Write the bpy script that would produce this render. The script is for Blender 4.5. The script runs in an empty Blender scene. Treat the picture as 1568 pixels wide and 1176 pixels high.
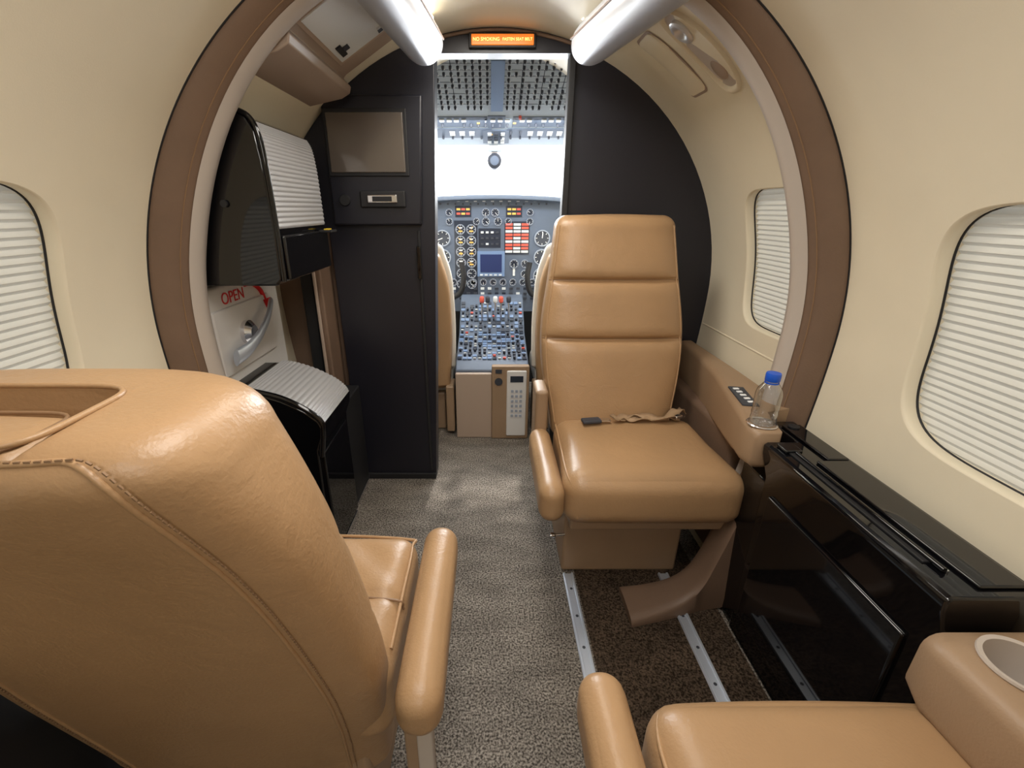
import bpy, bmesh, math, random
import numpy as np
from mathutils import Vector, Matrix
random.seed(3)
S=bpy.context.scene
COL=S.collection
pi=math.pi
# ------------------------------------------------------------------ materials
def mat(name,col,rough=.5,metal=0,coat=0,bump=0,bscale=200,var=0,vscale=8,emis=None,es=0,spec=.5,bdist=.002,bump2=0,b2scale=30):
    m=bpy.data.materials.new(name); m.use_nodes=True
    nt=m.node_tree; b=nt.nodes['Principled BSDF']
    b.inputs['Base Color'].default_value=(*col,1)
    b.inputs['Roughness'].default_value=rough
    b.inputs['Metallic'].default_value=metal
    b.inputs['Coat Weight'].default_value=coat
    b.inputs['Coat Roughness'].default_value=.08
    b.inputs['Specular IOR Level'].default_value=spec
    if emis:
        b.inputs['Emission Color'].default_value=(*emis,1); b.inputs['Emission Strength'].default_value=es
    tc=nt.nodes.new('ShaderNodeTexCoord')
    if var:
        n=nt.nodes.new('ShaderNodeTexNoise'); n.inputs['Scale'].default_value=vscale; n.inputs['Detail'].default_value=6
        nt.links.new(tc.outputs['Object'],n.inputs['Vector'])
        r=nt.nodes.new('ShaderNodeMapRange'); r.inputs['From Min'].default_value=.3; r.inputs['From Max'].default_value=.7
        r.inputs['To Min'].default_value=1-var; r.inputs['To Max'].default_value=1+var
        nt.links.new(n.outputs['Fac'],r.inputs['Value'])
        mx=nt.nodes.new('ShaderNodeVectorMath'); mx.operation='SCALE'; mx.inputs[0].default_value=col
        nt.links.new(r.outputs['Result'],mx.inputs['Scale']); nt.links.new(mx.outputs['Vector'],b.inputs['Base Color'])
    if bump:
        n=nt.nodes.new('ShaderNodeTexNoise'); n.inputs['Scale'].default_value=bscale; n.inputs['Detail'].default_value=4
        nt.links.new(tc.outputs['Object'],n.inputs['Vector'])
        bp=nt.nodes.new('ShaderNodeBump'); bp.inputs['Strength'].default_value=bump; bp.inputs['Distance'].default_value=bdist
        nt.links.new(n.outputs['Fac'],bp.inputs['Height']); nt.links.new(bp.outputs['Normal'],b.inputs['Normal'])
        if bump2:
            n2=nt.nodes.new('ShaderNodeTexNoise'); n2.inputs['Scale'].default_value=b2scale; n2.inputs['Detail'].default_value=3; n2.inputs['Distortion'].default_value=1.2
            nt.links.new(tc.outputs['Object'],n2.inputs['Vector'])
            bp2=nt.nodes.new('ShaderNodeBump'); bp2.inputs['Strength'].default_value=bump2; bp2.inputs['Distance'].default_value=.006
            nt.links.new(n2.outputs['Fac'],bp2.inputs['Height']); nt.links.new(bp2.outputs['Normal'],bp.inputs['Normal'])
    return m
M={}
M['leather']=mat('tan_leather',(.41,.252,.130),.37,bump=.35,bscale=230,var=.07,vscale=5,bdist=.0015,bump2=.2,b2scale=22)
M['welt']=mat('leather_welt',(.25,.145,.075),.45)
M['stitch']=mat('stitch_thread',(.25,.15,.08),.7)
M['trimtan']=mat('tan_trim_leather',(.35,.235,.145),.45,bump=.2,bscale=300,var=.04)
M['cream']=mat('cream_headliner',(.81,.735,.575),.55,bump=.08,bscale=400,var=.02)
M['brown']=mat('brown_leather_hoop',(.18,.115,.078),.5,bump=.25,bscale=250,var=.08)
M['pale']=mat('pale_hoop_trim',(.52,.46,.41),.4)
M['closet']=mat('black_laminate',(.010,.010,.017),.42,bump=.1,bscale=500)
M['gloss']=mat('gloss_black',(.003,.003,.004),.05,coat=0,spec=.6)
M['blackm']=mat('black_matte',(.012,.012,.014),.6)
M['screen']=mat('dark_screen',(.12,.10,.085),.12,coat=.6)
M['silver']=mat('silver_tambour',(.66,.66,.68),.35,metal=.5)
M['chrome']=mat('chrome',(.75,.75,.78),.18,metal=1)
M['alu']=mat('aluminium_rail',(.62,.68,.78),.36,metal=.6,bump=.1,bscale=120)
M['tube']=mat('duct_satin',(.50,.52,.57),.33,metal=.25)
M['white']=mat('white_panel',(.75,.73,.71),.4)
M['beige']=mat('beige_panel',(.48,.37,.29),.45)
M['taupe']=mat('taupe_trim',(.40,.31,.25),.45)
M['red']=mat('red_paint',(.65,.02,.02),.5)
M['yellow']=mat('yellow_tag',(.8,.55,.03),.5)
M['orange']=mat('orange_lit_text',(.9,.5,.1),.5,emis=(1,.60,.18),es=2.0)
M['signbg']=mat('sign_amber_glass',(.3,.1,.01),.3,emis=(1,.22,.02),es=.75)
M['panel']=mat('instrument_panel_grey',(.115,.145,.20),.5,var=.1)  # bright bluish cockpit haze is mixed into this grey
M['ohp']=mat('overhead_panel_grey',(.38,.44,.50),.5)
M['gface']=mat('gauge_face',(.025,.032,.05),.25)
M['gring']=mat('gauge_ring',(.36,.40,.48),.4)
M['gmark']=mat('gauge_marks',(.8,.8,.78),.5,emis=(1,1,1),es=.15)
M['gyel']=mat('gauge_amber',(.75,.45,.1),.5,emis=(1,.5,.1),es=.2)
M['btn']=mat('white_button',(.72,.74,.74),.5)
M['lcd']=mat('blue_lcd',(.02,.03,.08),.15,emis=(.03,.05,.2),es=.3)
M['lcdb']=mat('lcd_bezel',(.18,.27,.45),.4)
M['red2']=mat('red_light',(.75,.12,.08),.4)
M['blue']=mat('blue_cap',(.01,.10,.62),.35)
M['knob']=mat('dark_knob',(.04,.045,.06),.5)
M['belt']=mat('belt_webbing',(.36,.24,.14),.7)
M['sheep']=mat('pale_seat_cover',(.75,.70,.62),.8,bump=.5,bscale=150)
M['mirror']=mat('access_panel_white',(.78,.81,.84),.25)
M['cove']=mat('cove_lamp_lens',(1,.9,.7),.5,emis=(1,.86,.58),es=10)

def carpet(name,c1,c2):
    m=bpy.data.materials.new(name); m.use_nodes=True; nt=m.node_tree; b=nt.nodes['Principled BSDF']
    b.inputs['Roughness'].default_value=.95; b.inputs['Specular IOR Level'].default_value=.1
    tc=nt.nodes.new('ShaderNodeTexCoord')
    n=nt.nodes.new('ShaderNodeTexNoise'); n.inputs['Scale'].default_value=210; n.inputs['Detail'].default_value=4; n.inputs['Roughness'].default_value=.6
    n2=nt.nodes.new('ShaderNodeTexNoise'); n2.inputs['Scale'].default_value=9; n2.inputs['Detail'].default_value=7
    mp=nt.nodes.new('ShaderNodeMapping'); mp.inputs['Scale'].default_value=(.8,1.8,1)
    nt.links.new(tc.outputs['Object'],n.inputs['Vector']); nt.links.new(tc.outputs['Object'],mp.inputs['Vector']); nt.links.new(mp.outputs['Vector'],n2.inputs['Vector'])
    cr=nt.nodes.new('ShaderNodeValToRGB'); cr.color_ramp.elements[0].position=.39; cr.color_ramp.elements[1].position=.62
    cr.color_ramp.elements[0].color=(*c1,1); cr.color_ramp.elements[1].color=(*c2,1)
    nt.links.new(n.outputs['Fac'],cr.inputs['Fac'])
    r=nt.nodes.new('ShaderNodeMapRange'); r.inputs['From Min'].default_value=.35; r.inputs['From Max'].default_value=.65; r.inputs['To Min'].default_value=.82; r.inputs['To Max'].default_value=1.18
    nt.links.new(n2.outputs['Fac'],r.inputs['Value'])
    mx=nt.nodes.new('ShaderNodeVectorMath'); mx.operation='SCALE'
    nt.links.new(cr.outputs['Color'],mx.inputs[0]); nt.links.new(r.outputs['Result'],mx.inputs['Scale']); nt.links.new(mx.outputs['Vector'],b.inputs['Base Color'])
    bp=nt.nodes.new('ShaderNodeBump'); bp.inputs['Strength'].default_value=1; bp.inputs['Distance'].default_value=.007
    nt.links.new(n.outputs['Fac'],bp.inputs['Height']); nt.links.new(bp.outputs['Normal'],b.inputs['Normal'])
    return m
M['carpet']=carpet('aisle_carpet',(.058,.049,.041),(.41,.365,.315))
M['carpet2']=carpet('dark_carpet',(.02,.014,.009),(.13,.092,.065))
m=bpy.data.materials.new('shade_cloth'); m.use_nodes=True; nt=m.node_tree; nt.nodes.remove(nt.nodes['Principled BSDF'])
d=nt.nodes.new('ShaderNodeBsdfDiffuse'); d.inputs['Color'].default_value=(.56,.53,.46,1)
t=nt.nodes.new('ShaderNodeBsdfTranslucent'); t.inputs['Color'].default_value=(.62,.62,.58,1)
x=nt.nodes.new('ShaderNodeMixShader'); x.inputs[0].default_value=.075
nt.links.new(d.outputs[0],x.inputs[1]); nt.links.new(t.outputs[0],x.inputs[2]); nt.links.new(x.outputs[0],nt.nodes['Material Output'].inputs['Surface'])
M['shade']=m
m=bpy.data.materials.new('thin_glass'); m.use_nodes=True; nt=m.node_tree; nt.nodes.remove(nt.nodes['Principled BSDF'])
d=nt.nodes.new('ShaderNodeBsdfTransparent'); d.inputs['Color'].default_value=(.97,.98,1,1)
t=nt.nodes.new('ShaderNodeBsdfGlossy'); t.inputs['Roughness'].default_value=.05
x=nt.nodes.new('ShaderNodeMixShader'); x.inputs[0].default_value=.05
nt.links.new(d.outputs[0],x.inputs[1]); nt.links.new(t.outputs[0],x.inputs[2]); nt.links.new(x.outputs[0],nt.nodes['Material Output'].inputs['Surface'])
M['glass']=m
m=bpy.data.materials.new('clear_bottle'); m.use_nodes=True; nt=m.node_tree; nt.nodes.remove(nt.nodes['Principled BSDF'])
d=nt.nodes.new('ShaderNodeBsdfTransparent'); d.inputs['Color'].default_value=(.90,.92,.94,1)
t=nt.nodes.new('ShaderNodeBsdfGlossy'); t.inputs['Roughness'].default_value=.08
x=nt.nodes.new('ShaderNodeMixShader'); fr=nt.nodes.new('ShaderNodeLayerWeight'); fr.inputs['Blend'].default_value=.4
nt.links.new(fr.outputs['Facing'],x.inputs[0])
nt.links.new(d.outputs[0],x.inputs[1]); nt.links.new(t.outputs[0],x.inputs[2]); nt.links.new(x.outputs[0],nt.nodes['Material Output'].inputs['Surface'])
M['bottle']=m

# ------------------------------------------------------------------ helpers
def group(name,loc=(0,0,0)):
    e=bpy.data.objects.new(name,None); e.empty_display_size=.05; COL.objects.link(e); return e
def obj(name,verts,faces,mt,parent=None,smooth=True,angle=None):
    me=bpy.data.meshes.new(name); me.from_pydata([tuple(v) for v in verts],[],faces); me.update()
    bm=bmesh.new(); bm.from_mesh(me); bmesh.ops.recalc_face_normals(bm,faces=bm.faces); bm.to_mesh(me); bm.free()
    o=bpy.data.objects.new(name,me); COL.objects.link(o); me.materials.append(M[mt] if isinstance(mt,str) else mt)
    if smooth:
        me.shade_smooth()
        if angle: me.set_sharp_from_angle(angle=math.radians(angle))
    if parent: o.parent=parent
    return o
def rbox(name,lo,hi,r,mt,parent=None,seg=3,rot=None,taper=None):
    lo=Vector(lo);hi=Vector(hi); c=(lo+hi)/2; h=(hi-lo)
    me=bpy.data.meshes.new(name); bm=bmesh.new(); bmesh.ops.create_cube(bm,size=1)
    for v in bm.verts:
        v.co=Vector((v.co.x*h.x,v.co.y*h.y,v.co.z*h.z))
    if r>0: bmesh.ops.bevel(bm,geom=list(bm.edges),offset=min(r,min(h)*.49),segments=seg,profile=.5,affect='EDGES')
    bm.to_mesh(me); bm.free(); me.shade_smooth(); me.set_sharp_from_angle(angle=math.radians(35))
    o=bpy.data.objects.new(name,me); COL.objects.link(o); me.materials.append(M[mt]); o.location=c
    if rot: o.rotation_euler=rot
    if parent: o.parent=parent
    if r>0:
        w=o.modifiers.new('wn','WEIGHTED_NORMAL'); w.keep_sharp=True
    return o
def cushion(name,lo,hi,r,mt,parent=None,n=22,puff=(0,0,0),fn=None):
    lo=np.array(lo,float);hi=np.array(hi,float); c=(lo+hi)/2; h=(hi-lo)/2; r=min(r,min(h)*.98)
    vid={};V=[];F=[]
    def P(i,j,k):
        key=(i,j,k)
        if key in vid: return vid[key]
        u=np.array([math.sin(pi/2*(2*q/n-1)) for q in key])
        p=u*h; inn=np.clip(p,-(h-r),(h-r)); d=p-inn; L=np.linalg.norm(d)
        q=inn+(d/L*r if L>1e-9 else 0)
        q=q.copy()
        w=[(1-u[1]**2)*(1-u[2]**2),(1-u[0]**2)*(1-u[2]**2),(1-u[0]**2)*(1-u[1]**2)]
        for a in range(3): q[a]+=math.copysign(puff[a],u[a])*w[a]*(abs(u[a])>.2)
        q=q+c
        if fn: q=fn(q,u)
        vid[key]=len(V); V.append(tuple(q)); return vid[key]
    for a in range(3):
        b,c2=(a+1)%3,(a+2)%3
        for side in (0,n):
            for i in range(n):
                for j in range(n):
                    def K(x,y):
                        k=[0,0,0];k[a]=side;k[b]=x;k[c2]=y;return P(*k)
                    F.append((K(i,j),K(i+1,j),K(i+1,j+1),K(i,j+1)))
    return obj(name,V,F,mt,parent)
def loft(name,rings,mt,parent=None,angle=None,caps=True):
    n=len(rings[0]);V=[p for r in rings for p in r];F=[]
    for i in range(len(rings)-1):
        for j in range(n):
            k=(j+1)%n; F.append((i*n+j,i*n+k,(i+1)*n+k,(i+1)*n+j))
    if caps:
        F.append(tuple(range(n))[::-1]); F.append(tuple((len(rings)-1)*n+j for j in range(n)))
    return obj(name,V,F,mt,parent,angle=angle)
def lathe(name,prof,c,mt,parent=None,n=32,angle=40,axis='Z',caps=False):
    rings=[]
    for r,z in prof:
        ring=[]
        for j in range(n):
            a=2*pi*j/n
            if axis=='Z': ring.append((c[0]+r*math.cos(a),c[1]+r*math.sin(a),c[2]+z))
            elif axis=='Y': ring.append((c[0]+r*math.cos(a),c[1]+z,c[2]+r*math.sin(a)))
            else: ring.append((c[0]+z,c[1]+r*math.cos(a),c[2]+r*math.sin(a)))
        rings.append(ring)
    return loft(name,rings,mt,parent,angle=angle,caps=caps)
def extr(name,poly,axis,a0,a1,mt,parent=None,angle=30,bevel=0):
    n=len(poly)
    def mk(p,a):
        return (a,p[0],p[1]) if axis=='X' else ((p[0],a,p[1]) if axis=='Y' else (p[0],p[1],a))
    V=[mk(p,a0) for p in poly]+[mk(p,a1) for p in poly]
    F=[tuple(range(n)),tuple(range(n,2*n))[::-1]]+[(i,(i+1)%n,n+(i+1)%n,n+i) for i in range(n)]
    o=obj(name,V,F,mt,parent,angle=angle)
    if bevel:
        b=o.modifiers.new('b','BEVEL'); b.width=bevel;b.segments=3;b.limit_method='ANGLE'; b.angle_limit=math.radians(40)
    return o
def tube(name,pts,r,mt,parent=None,cyclic=False,res=4):
    cu=bpy.data.curves.new(name,'CURVE'); cu.dimensions='3D'; cu.bevel_depth=r; cu.bevel_resolution=res; cu.use_fill_caps=True
    s=cu.splines.new('POLY'); s.points.add(len(pts)-1)
    for p,q in zip(s.points,pts): p.co=(*q,1)
    s.use_cyclic_u=cyclic; s.use_smooth=True
    o=bpy.data.objects.new(name,cu); COL.objects.link(o); cu.materials.append(M[mt])
    if parent:o.parent=parent
    return o
def smoothpath(ctrl,n=40):
    P=[Vector(p) for p in ctrl]; P=[2*P[0]-P[1]]+P+[2*P[-1]-P[-2]]; out=[]
    m=len(P)-3
    for k in range(n+1):
        t=k/n*m; i=min(int(t),m-1); u=t-i
        a,b,c,d=P[i:i+4]
        out.append(tuple(.5*((2*b)+(-a+c)*u+(2*a-5*b+4*c-d)*u*u+(-a+3*b-3*c+d)*u**3)))
    return out
class MB:
    def __init__(s): s.V=[];s.F=[]
    def fr(s,o,ex,ey,ez): s.o=Vector(o);s.ex=Vector(ex).normalized();s.ey=Vector(ey).normalized();s.ez=Vector(ez).normalized(); return s
    def P(s,x,y,z): return tuple(s.o+s.ex*x+s.ey*y+s.ez*z)
    def box(s,x,y,w,h,z0,z1):
        b=len(s.V)
        for z in (z0,z1):
            for dx,dy in ((-1,-1),(1,-1),(1,1),(-1,1)): s.V.append(s.P(x+dx*w/2,y+dy*h/2,z))
        s.F+=[(b,b+1,b+2,b+3),(b+4,b+5,b+6,b+7)]+[(b+i,b+(i+1)%4,b+4+(i+1)%4,b+4+i) for i in range(4)]
    def cyl(s,x,y,r,z0,z1,n=12,r1=None):
        r1=r if r1 is None else r1; b=len(s.V)
        for z,q in ((z0,r),(z1,r1)):
            for i in range(n): s.V.append(s.P(x+q*math.cos(2*pi*i/n),y+q*math.sin(2*pi*i/n),z))
        s.F+=[tuple(b+i for i in range(n)),tuple(b+n+i for i in range(n))]+[(b+i,b+(i+1)%n,b+n+(i+1)%n,b+n+i) for i in range(n)]
    def ring(s,x,y,r0,r1,z0,z1,n=20):
        b=len(s.V)
        for q,z in ((r1,z0),(r1,z1),(r0,z1),(r0,z0)):
            for i in range(n): s.V.append(s.P(x+q*math.cos(2*pi*i/n),y+q*math.sin(2*pi*i/n),z))
        for k in range(4):
            for i in range(n):
                a=b+k*n; c=b+((k+1)%4)*n
                s.F.append((a+i,a+(i+1)%n,c+(i+1)%n,c+i))
    def line(s,x0,y0,x1,y1,w,z0,z1):
        d=Vector((x1-x0,y1-y0)); L=d.length; d/=L; nn=Vector((-d.y,d.x))*w/2; b=len(s.V)
        for z in (z0,z1):
            for p in (Vector((x0,y0))-nn,Vector((x1,y1))-nn,Vector((x1,y1))+nn,Vector((x0,y0))+nn): s.V.append(s.P(p.x,p.y,z))
        s.F+=[(b,b+1,b+2,b+3),(b+4,b+5,b+6,b+7)]+[(b+i,b+(i+1)%4,b+4+(i+1)%4,b+4+i) for i in range(4)]
    def done(s,name,mt,parent): return obj(name,s.V,s.F,mt,parent,angle=30)
def text(name,body,size,loc,rot,mt,parent,ext=.0005,align='CENTER'):
    cu=bpy.data.curves.new(name,'FONT'); cu.body=body; cu.size=size; cu.extrude=ext; cu.align_x=align; cu.align_y='CENTER'
    o=bpy.data.objects.new(name,cu); COL.objects.link(o); o.location=loc; o.rotation_euler=rot; cu.materials.append(M[mt]); o.parent=parent; return o

# ------------------------------------------------------------------ hull
HX,ZC,RR=.02,.77,.78
def hull(phi,side=1,R=RR):
    if phi<=90: x=R*math.sin(math.radians(phi)); z=ZC+R*math.cos(math.radians(phi))
    else:
        u=(phi-90)/60; x=R-.10*u**1.7; z=ZC*(1-u)
    return HX+side*x,z
def phz(z): return math.degrees(math.acos((z-ZC)/RR)) if z>=ZC else 90+60*(1-z/ZC)
def hn(phi,side):
    a=hull(max(phi-.5,0) if phi>=0 else phi-.5,side); b=hull(phi+.5,side)
    t=Vector((b[0]-a[0],0,b[1]-a[1])); n=Vector((t.z,0,-t.x)); n.normalize()
    c=hull(phi,side)
    if n.dot(Vector((HX-c[0],0,.7-c[1])))<0: n=-n
    return n
def surf_obj(name,V,N,F,mt,parent=None):
    me=bpy.data.meshes.new(name)
    FF=[]
    for f in F:
        a,b,c=[Vector(V[i]) for i in f[:3]]
        g=(b-a).cross(c-a)
        FF.append(tuple(f) if g.dot(N[f[0]])>=0 else tuple(f)[::-1])
    me.from_pydata(V,[],FF); me.update(); me.shade_smooth()
    me.normals_split_custom_set_from_vertices([tuple(n) for n in N])
    o=bpy.data.objects.new(name,me); COL.objects.link(o); me.materials.append(M[mt])
    if parent:o.parent=parent
    return o
YB,YF=-1.5,2.75
def build_wall(side,wins,name):
    V=[];N=[];F=[]
    pA,pB=31.5,150
    def grid(y0,y1,p0,p1):
        ny=max(1,int((y1-y0)/.12)); npn=max(1,int((p1-p0)/1.25)); b=len(V)
        for i in range(ny+1):
            for j in range(npn+1):
                y=y0+(y1-y0)*i/ny; p=p0+(p1-p0)*j/npn; x,z=hull(p,side); V.append((x,y,z)); N.append(hn(p,side))
        for i in range(ny):
            for j in range(npn):
                a=b+i*(npn+1)+j; F.append((a,a+1,a+npn+2,a+npn+1))
    y=YB
    e=group(name)
    for wi,(w0,w1,z0,z1) in enumerate(sorted(wins)):
        q0,q1=w0-.06,w1+.06; p0,p1=phz(z1),phz(z0); P0,P1=p0-6,p1+6
        grid(y-.003,q0+.003,pA,pB); grid(q0-.003,q1+.003,pA,P0+.2); grid(q0-.003,q1+.003,P1-.2,pB)
        yc,pc=(w0+w1)/2,(p0+p1)/2; A,B=(q1-q0)/2,(P1-P0)/2; a,bb=(w1-w0)/2,(p1-p0)/2
        n=160; al=[2*pi*i/n for i in range(n)]; n_e=4.2
        def inner(t,k=1):
            u,v=math.cos(t),math.sin(t)
            r=(abs(u)**n_e+abs(v)**n_e)**(-1/n_e)*k
            return r*u*a,r*v*bb
        def outer(t):
            u,v=math.cos(t),math.sin(t)
            r=1/max(abs(u),abs(v)); return r*u*A,r*v*B
        b=len(V); fr=[0,.25,.5,.75,1]
        for f in fr:
            for t in al:
                o=outer(t);i_=inner(t); yy=yc+o[0]*(1-f)+i_[0]*f; pp=pc+o[1]*(1-f)+i_[1]*f
                x_,z_=hull(pp,side); V.append((x_,yy,z_)); N.append(hn(pp,side))
        for k in range(len(fr)-1):
            for i in range(n):
                F.append((b+k*n+i,b+k*n+(i+1)%n,b+(k+1)*n+(i+1)%n,b+(k+1)*n+i))
        y=q1
        g=group('window_%d'%(win_count[0])); win_count[0]+=1
        rings=[]
        for kk,dd in ((1,0),(.988,.001),(.978,.004),(.972,.010),(.968,.018),(.966,.04)):
            ring=[]
            for t in al:
                i_=inner(t,kk); x_,z_=hull(pc+i_[1],side); nn=hn(pc+i_[1],side); ring.append((x_-nn.x*dd,yc+i_[0],z_-nn.z*dd))
            rings.append(ring)
        loft('reveal',rings,'cream',g,caps=False)
        ring=[]
        for t in al:
            i_=inner(t,.966); x_,z_=hull(pc+i_[1],side); nn=hn(pc+i_[1],side); ring.append((x_-nn.x*.024,yc+i_[0],z_-nn.z*.024))
        tube('gasket',ring,.0022,'blackm',g,cyclic=True,res=2)
        ns=30; SV=[];SF=[]
        for i in range(ns*2+1):
            pp=p0+(p1-p0)*i/(ns*2); x_,z_=hull(pp,side); nn=hn(pp,side); dd=.027+(.007 if i%2 else 0)
            for yy in (w0+.002,w1-.002): SV.append((x_-nn.x*dd,yy,z_-nn.z*dd))
        for i in range(ns*2): SF.append((2*i,2*i+1,2*i+3,2*i+2))
        obj('pleated_shade',SV,SF,'shade',g,smooth=False)
    grid(y-.003,YF,pA,pB)
    surf_obj(name+'_skin',V,N,F,'cream',e)
    if side==-1:
        KV=[];KF=[]
        ps=np.linspace(108,149.5,18)
        for yy in (YB,.99):
            for p in ps: x_,z_=hull(p,side,RR-.008); KV.append((x_,yy,z_))
        for j in range(17): KF.append((j,j+1,18+j+1,18+j))
        obj('kick_panel',KV,KF,'blackm',e)
    else:
        # wainscot bead along the forward sidewall
        tube('wainscot_bead',[(hull(91.5,1)[0]-.002,yy,hull(91.5,1)[1]-.10) for yy in np.linspace(1.10,1.64,8)],.004,'cream',e)
win_count=[1]
build_wall(1,[(.34,.81,.635,1.06),(1.09,1.42,.71,1.10),(-.55,-.12,.66,1.04)],'wall_right')
build_wall(-1,[(.36,.80,.69,1.09),(-.55,-.12,.66,1.04)],'wall_left')
# ceiling
V=[];N=[];F=[]
for i in range(36):
    y=YB+(2.45-YB)*i/35
    for j in range(53):
        p=-32+64*j/52; x,z=hull(abs(p),1 if p>=0 else -1); V.append((x,y,z)); N.append(Vector((-math.sin(math.radians(p)),0,-math.cos(math.radians(p)))))
for i in range(35):
    for j in range(52):
        a=i*53+j; F.append((a,a+1,a+54,a+53))
surf_obj('ceiling',V,N,F,'cream')
# floor
obj('floor',[(-.70,YB,0),(.74,YB,0),(.74,YF,0),(-.70,YF,0)],[(0,1,2,3)],'carpet',smooth=False)
def hullpoly(p0,p1,side,n=24): return [hull(p0+(p1-p0)*i/n,side) for i in range(n+1)]
extr('wall_back',hullpoly(0,150,1)+hullpoly(150,0.5,-1),'Y',YB-.03,YB,'cream')
rp=[(x,z) for x,z in hullpoly(93,150,1)]+[(x,z) for x,z in hullpoly(150,93,-1)]
extr('wall_front',[(HX+.78,.85)]+rp+[(HX-.78,.85)],'Y',2.72,2.75,'blackm')

# ------------------------------------------------------------------ hoop (slimmer towards the crown)
def hf(p):
    p=abs(p); u=min(1,max(0,(p-25)/50)); u=u*u*(3-2*u); return .5+.5*u
def hp(p,r):
    rr=.78-(.78-r)*hf(p) if r<.78 else r
    return hull(abs(p),1 if p>=0 else -1,rr)
def sweep(name,prof,mt,parent,dphi=2):
    phis=[p for p in range(-150,151,dphi)]
    V=[];F=[];n=len(prof)
    for p in phis:
        for r,y in prof:
            x,z=hp(p,r); V.append((x,y,z))
    for i in range(len(phis)-1):
        for j in range(n-1):
            a=i*n+j; F.append((a,a+1,a+n+1,a+n))
    return obj(name,V,F,mt,parent)
g=group('trim_1')
sweep('hoop_leather',[(.785,1.003),(.778,1.001),(.768,1.003),(.752,1.009),(.735,1.020),(.722,1.032),(.7155,1.040),(.7145,1.046)],'brown',g)
sweep('hoop_edge',[(.7155,1.038),(.711,1.042),(.706,1.050),(.702,1.059),(.701,1.068),(.702,1.080),(.709,1.087),(.785,1.09)],'pale',g)
def arc(r,y): return [(hp(p,r)[0],y,hp(p,r)[1]) for p in range(-150,151,3)]
tube('hoop_gasket',arc(.781,1.000),.0028,'blackm',g)
tube('hoop_stitch',arc(.7275,1.0265),.0012,'stitch',g)
cur=[(.700,.44),(.675,.36),(.650,.28),(.615,.18),(.58,.10),(.53,.055),(.46,.035),(.38,.025)]
rings=[]
P=smoothpath([(a,0,b) for a,b in cur],28)
for i,(x_,_,z_) in enumerate(P):
    hw=.035+.03*(i/28)**2; yc=1.02-.075*(i/28)
    rings.append([(x_,yc-hw,z_-.012),(x_,yc-hw*.85,z_-.003),(x_,yc-hw*.5,z_),(x_,yc+hw*.5,z_),(x_,yc+hw*.85,z_-.003),(x_,yc+hw,z_-.012),(x_+(.0),yc+hw,min(0,z_)),(x_,yc-hw,min(0,z_))])
rr=[]
for i,r in enumerate(rings):
    q=list(r); x_,_,z_=P[i]
    q[6]=(max(x_,min(.70,x_+.08)) if z_>.12 else x_,q[5][1],max(0,z_-.12) if z_>.12 else 0); q[7]=(q[6][0],q[0][1],q[6][2]); rr.append(q)
loft('hoop_foot',rr,'brown',g,angle=50)

# ------------------------------------------------------------------ partitions / doorway
def phx(x):
    return math.degrees(math.asin(abs(x-HX)/RR))
e=group('wall_forward')
pr=[(.262,0),(.262,1.485)]+[hull(p,1) for p in np.linspace(phx(.262),150,40)]
extr('partition_panel',pr,'Y',1.65,1.68,'closet',e)
hd=[(-.17,1.485),(-.17,hull(phx(-.17),-1)[1])]+[hull(abs(p),1 if p>0 else -1) for p in np.linspace(-phx(-.17),phx(.262),16)[1:]]+[(.262,1.485)]
extr('door_header',hd,'Y',1.62,1.68,'closet',e)
tube('header_trim',[(x_,1.617,z_-.008) for x_,z_ in [hull(abs(p),1 if p>0 else -1) for p in np.linspace(-16,18,20)]],.005,'brown',e)
rbox('door_jamb',(.245,1.63,0),(.265,1.68,1.49),.003,'blackm',e)
g=group('cabin_sign')
rbox('sign_housing',(-.062,1.605,1.495),(.138,1.625,1.533),.003,'blackm',g)
rbox('sign_glass',(-.054,1.600,1.501),(.131,1.607,1.528),.002,'signbg',g)
text('sign_text_smoking','NO SMOKING',.0125,(-.010,1.598,1.514),(pi/2,0,0),'orange',g)
text('sign_text_belt','FASTEN SEAT BELT',.0105,(.082,1.598,1.514),(pi/2,0,0),'orange',g)

# closet
g=group('wardrobe_closet')
lf=[hull(p,-1) for p in np.linspace(phx(-.165),phz(1.0),20)]
poly=[(-.222,0),(-.165,1.49)]+lf+[(-.545,.985),(-.535,0)]
extr('carcass',poly,'Y',1.605,1.69,'closet',g,bevel=.003)
extr('tv_panel',[(-.226,.998),(-.205,1.371),(-.515,1.371),(-.515,.998)],'Y',1.578,1.606,'closet',g,bevel=.006)
rbox('tv_bezel',(-.512,1.572,1.145),(-.255,1.580,1.335),.004,'blackm',g)
rbox('tv_screen',(-.502,1.568,1.156),(-.266,1.574,1.323),.003,'screen',g)
rbox('slot_frame',(-.42,1.566,1.052),(-.272,1.580,1.104),.006,'blackm',g)
rbox('slot_door',(-.395,1.561,1.066),(-.298,1.570,1.092),.004,'chrome',g)
rbox('slot_label',(-.378,1.5595,1.071),(-.315,1.562,1.086),.001,'blackm',g)
lathe('panel_knob',[(0,-.004),(.016,-.004),(.018,0),(.018,.01)],(-.47,1.574,1.075),'blackm',g,axis='Y')
rbox('door_edge_strip',(-.245,1.598,.04),(-.235,1.607,.98),.002,'blackm',g)
rbox('door_latch',(-.250,1.590,.82),(-.236,1.606,.93),.003,'gloss',g)
rbox('kick_trim',(-.535,1.595,0),(-.222,1.606,.025),.002,'blackm',g)
e2=group('wall_entry_partition')
extr('entry_partition_panel',[(-.53,0),(-.54,.99)]+[hull(p,-1) for p in np.linspace(phz(.99),150,20)],'Y',1.64,1.67,'brown',e2)
rbox('entry_post',(-.582,1.52,.40),(-.562,1.64,.98),.006,'brown',e2)
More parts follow.
